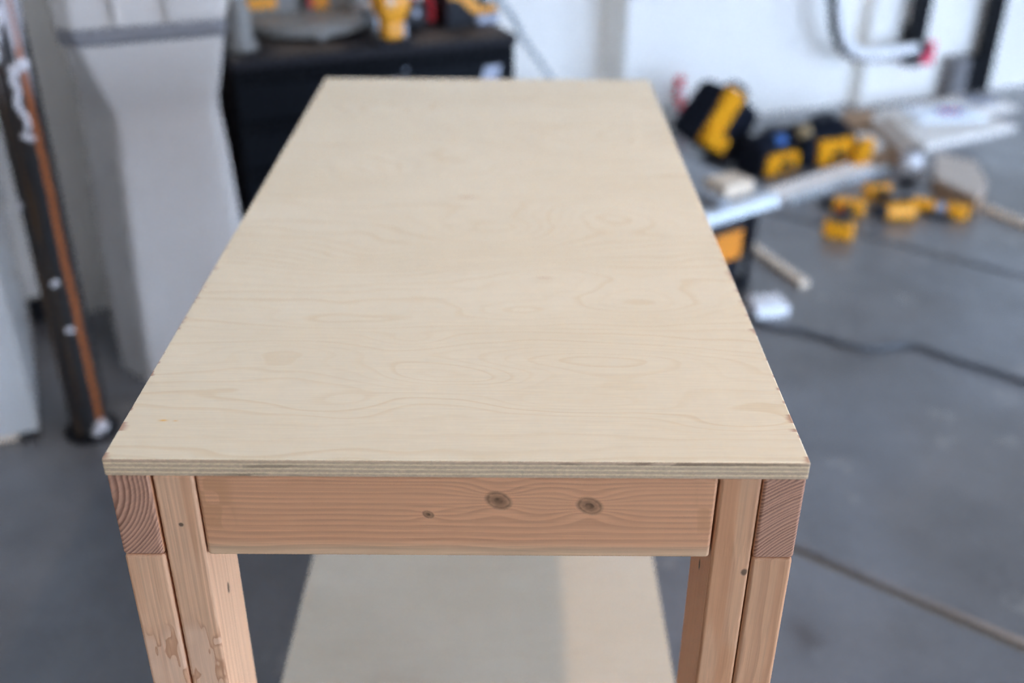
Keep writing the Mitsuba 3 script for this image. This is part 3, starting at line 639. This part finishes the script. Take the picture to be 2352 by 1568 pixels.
part(k, 'blue_oval', extrude(Polygon([(.022 + .070 * math.cos(t), -.02 + .052 * math.sin(t)) for t in np.linspace(0, 2 * math.pi, 33)[:-1]]), .0202, .0212), 'blue_print', smooth=False, label='blue oval print')
part(k, 'pink_stripe', box(-.030, .072, -.045, -.008, .0214, .0224), 'pink_print', smooth=False, label='pink stripe print')
single('magazine', box(-.06, .06, -.07, .07, 0, .006, .001), 'plate_grey', 'grey printed booklet behind the printed package', 'booklet', at(4.02, 2.80, .0389, 12))
single('small_block', box(-.03, .03, -.02, .02, 0, .03, .003), 'tool_black', 'small dark block on the floor between the cardboard boxes', 'block', at(2.985, 2.125, 0, 15))

# ------------------------------------------------------------------ drills on the floor
def drill(label, body, batt, side=1):
    """lying on its side; body, batt: wall coordinates of the barrel's middle and of the battery; side: which way the chuck points"""
    g = np.array(batt) - np.array(body); L = np.linalg.norm(g); g /= L
    a = math.degrees(math.atan2(g[0], -g[1]))
    k = thing('cordless_drill', label, 'drill', at(body[0], body[1], 0, a) @ np.diag([side, 1, 1, 1.0]), 'yellow cordless tools on the floor')
    hz = .034
    part(k, 'motor_housing', cyl((-.060, 0, hz), (.050, 0, hz), .033, .030, cap_r=.006), 'yellow')
    part(k, 'gearbox', cyl((.0505, 0, hz), (.078, 0, hz), .027, .022), 'tool_black')
    part(k, 'chuck', cyl((.0785, 0, hz), (.105, 0, hz), .019, .014, cap_r=.003), 'tool_black')
    part(k, 'grip', tube(smooth_path([(-.010, -.026, hz), (-.014, -.065, hz), (-.015, -(L - .022), hz)], 14), .018), 'tool_black')
    part(k, 'trigger', box(.006, .024, -.058, -.034, hz - .010, hz + .010, .005), 'red_plastic')
    bk = part(k, 'battery', box(-.058, .042, -(L + .024), -(L - .0215), .0005, .062, .010, 3), 'yellow')
    part(bk, 'latch_strip', box(-.040, .024, -(L + .0255), -(L - .01), .0622, .0665, .0015), 'tool_black')
    return k
drill('yellow cordless drill nearest the table saw with its battery toward the workbench', (2.568, 1.965), (2.400, 1.818), -1)
drill('yellow cordless drill in the middle of the three, its battery pointing to the wall', (2.705, 1.858), (2.768, 2.055), 1)
g = math.degrees(math.atan2(1.793 - 1.939, 2.954 - 2.837))
k = thing('inline_cutter', 'slim yellow cordless tool with black nose lying by the closed cardboard box', 'power tool', at(2.852, 1.880, 0, g), 'yellow cordless tools on the floor')
part(k, 'nose', cyl((-.095, 0, .024), (-.045, 0, .024), .020, .024, cap_r=.005), 'tool_black')
part(k, 'motor_housing', cyl((-.0445, 0, .026), (.035, 0, .026), .0255, .0225, cap_r=.004), 'yellow')
part(k, 'grip', box(.0355, .075, -.020, .018, .006, .042, .010, 3), 'plate_grey')
part(k, 'battery', box(.0755, .150, -.024, .026, 0.0, .048, .009, 3), 'yellow')
part(k, 'side_lever', box(.01, .105, -.046, -.0275, 0.0, .022, .006), 'tool_black')
# ------------------------------------------------------------------ right wall: posts with the bent chrome tube
k = thing('wall_rack_post', 'black steel post hung on the white wall carrying a bent chrome tube', 'post', at(3.70, 2.95))
part(k, 'upright', box(-.034, .034, -.03, .03, .205, 2.1, .003), 'black_steel')
part(k, 'wall_bracket', box(-.02, .02, .0302, WC - 2.95 - .0005, 1.2, 1.28, .002), 'black_steel')
part(k, 'wall_bracket', box(-.02, .02, .0302, WC - 2.95 - .0005, .30, .38, .002), 'black_steel')
cpath = [(-.034, -.055, .300)] + [(-.034 - .10 * t, -.055, .298 - .002 * t) for t in (1, 2)] + [(-.33, -.055, .298), (-.405, -.055, .325), (-.465, -.055, .385), (-.50, -.055, .47), (-.525, -.055, .57), (-.53, -.055, .75), (-.53, -.055, 1.2), (-.50, -.055, 1.45), (-.40, -.055, 1.55), (-.034, -.055, 1.57)]
path = smooth_path(cpath, 120)
ck = part(k, 'chrome_tube', tube(path, .024, 20), 'chrome', smooth=True, label='bent chrome tube')
cen = np.array([-.2, -.055, .9])
out = path.copy(); out[:, 1] += .026
tz = np.gradient(path, axis=0); tz /= np.linalg.norm(tz, axis=1, keepdims=True); nn = np.cross(tz, [0, 1, 0]); sgn = np.sign(((path - cen) * nn).sum(1, keepdims=True))
out = out + nn * sgn * .020
part(ck, 'rubber_edge', tube(out[2:-2], .021, 14), 'black_rubber', smooth=True, label='black rubber edge')
part(k, 'bolt', cat(cyl((-.014, -.0302, .300), (-.014, -.085, .300), .030, n=20, cap_r=.004), cyl((-.014, -.0855, .300), (-.014, -.096, .300), .016, n=6)), 'black_steel')
part(k, 'bolt', cyl((-.014, -.0302, 1.57), (-.014, -.085, 1.57), .030, n=20, cap_r=.004), 'tool_black')
k2 = single('red_tag', wobble(box(.0, .074, -.003, .001, .205, .312, .0008), .004, 18, 3, 2), 'red_tag', 'red tag hanging from the black post beside the chrome tube', 'tag', at(3.737, 2.93))
k = thing('floor_post', 'tall black post standing on a grey and black foot at the right', 'post', at(4.165, 2.955))
part(k, 'upright', box(-.036, .036, -.03, .03, .0402, 2.1, .003), 'black_steel')
part(k, 'foot_block', box(-.125, -.0365, -.035, .03, .0402, .210, .003), 'black_steel')
part(k, 'grey_foot', cat(box(-.205, -.1255, -.04, .04, .0, .210, .004)), 'grey_block', label='grey foot block')
part(k, 'sole', box(-.125, .05, -.05, .05, 0, .040, .004), 'grey_block')
k = thing('red_level', 'red level leaning upright against the white wall behind the workbench', 'level', at(2.535, 3.06, 0))
part(k, 'beam', moved(box(-.018, .018, -.010, .010, 0, .235, .003), rotx(math.radians(-9))), 'red_plastic')
part(k, 'vial', moved(box(-.010, .010, -.0125, -.0102, .15, .19, .001), rotx(math.radians(-9))), 'paper')
single('white_tube', cyl((0, 0, 0), (0, .02, .15), .045, .03, cap_r=.006), 'appliance_white', 'white caulk tube standing left of the red level', 'tube', at(2.445, 3.00))
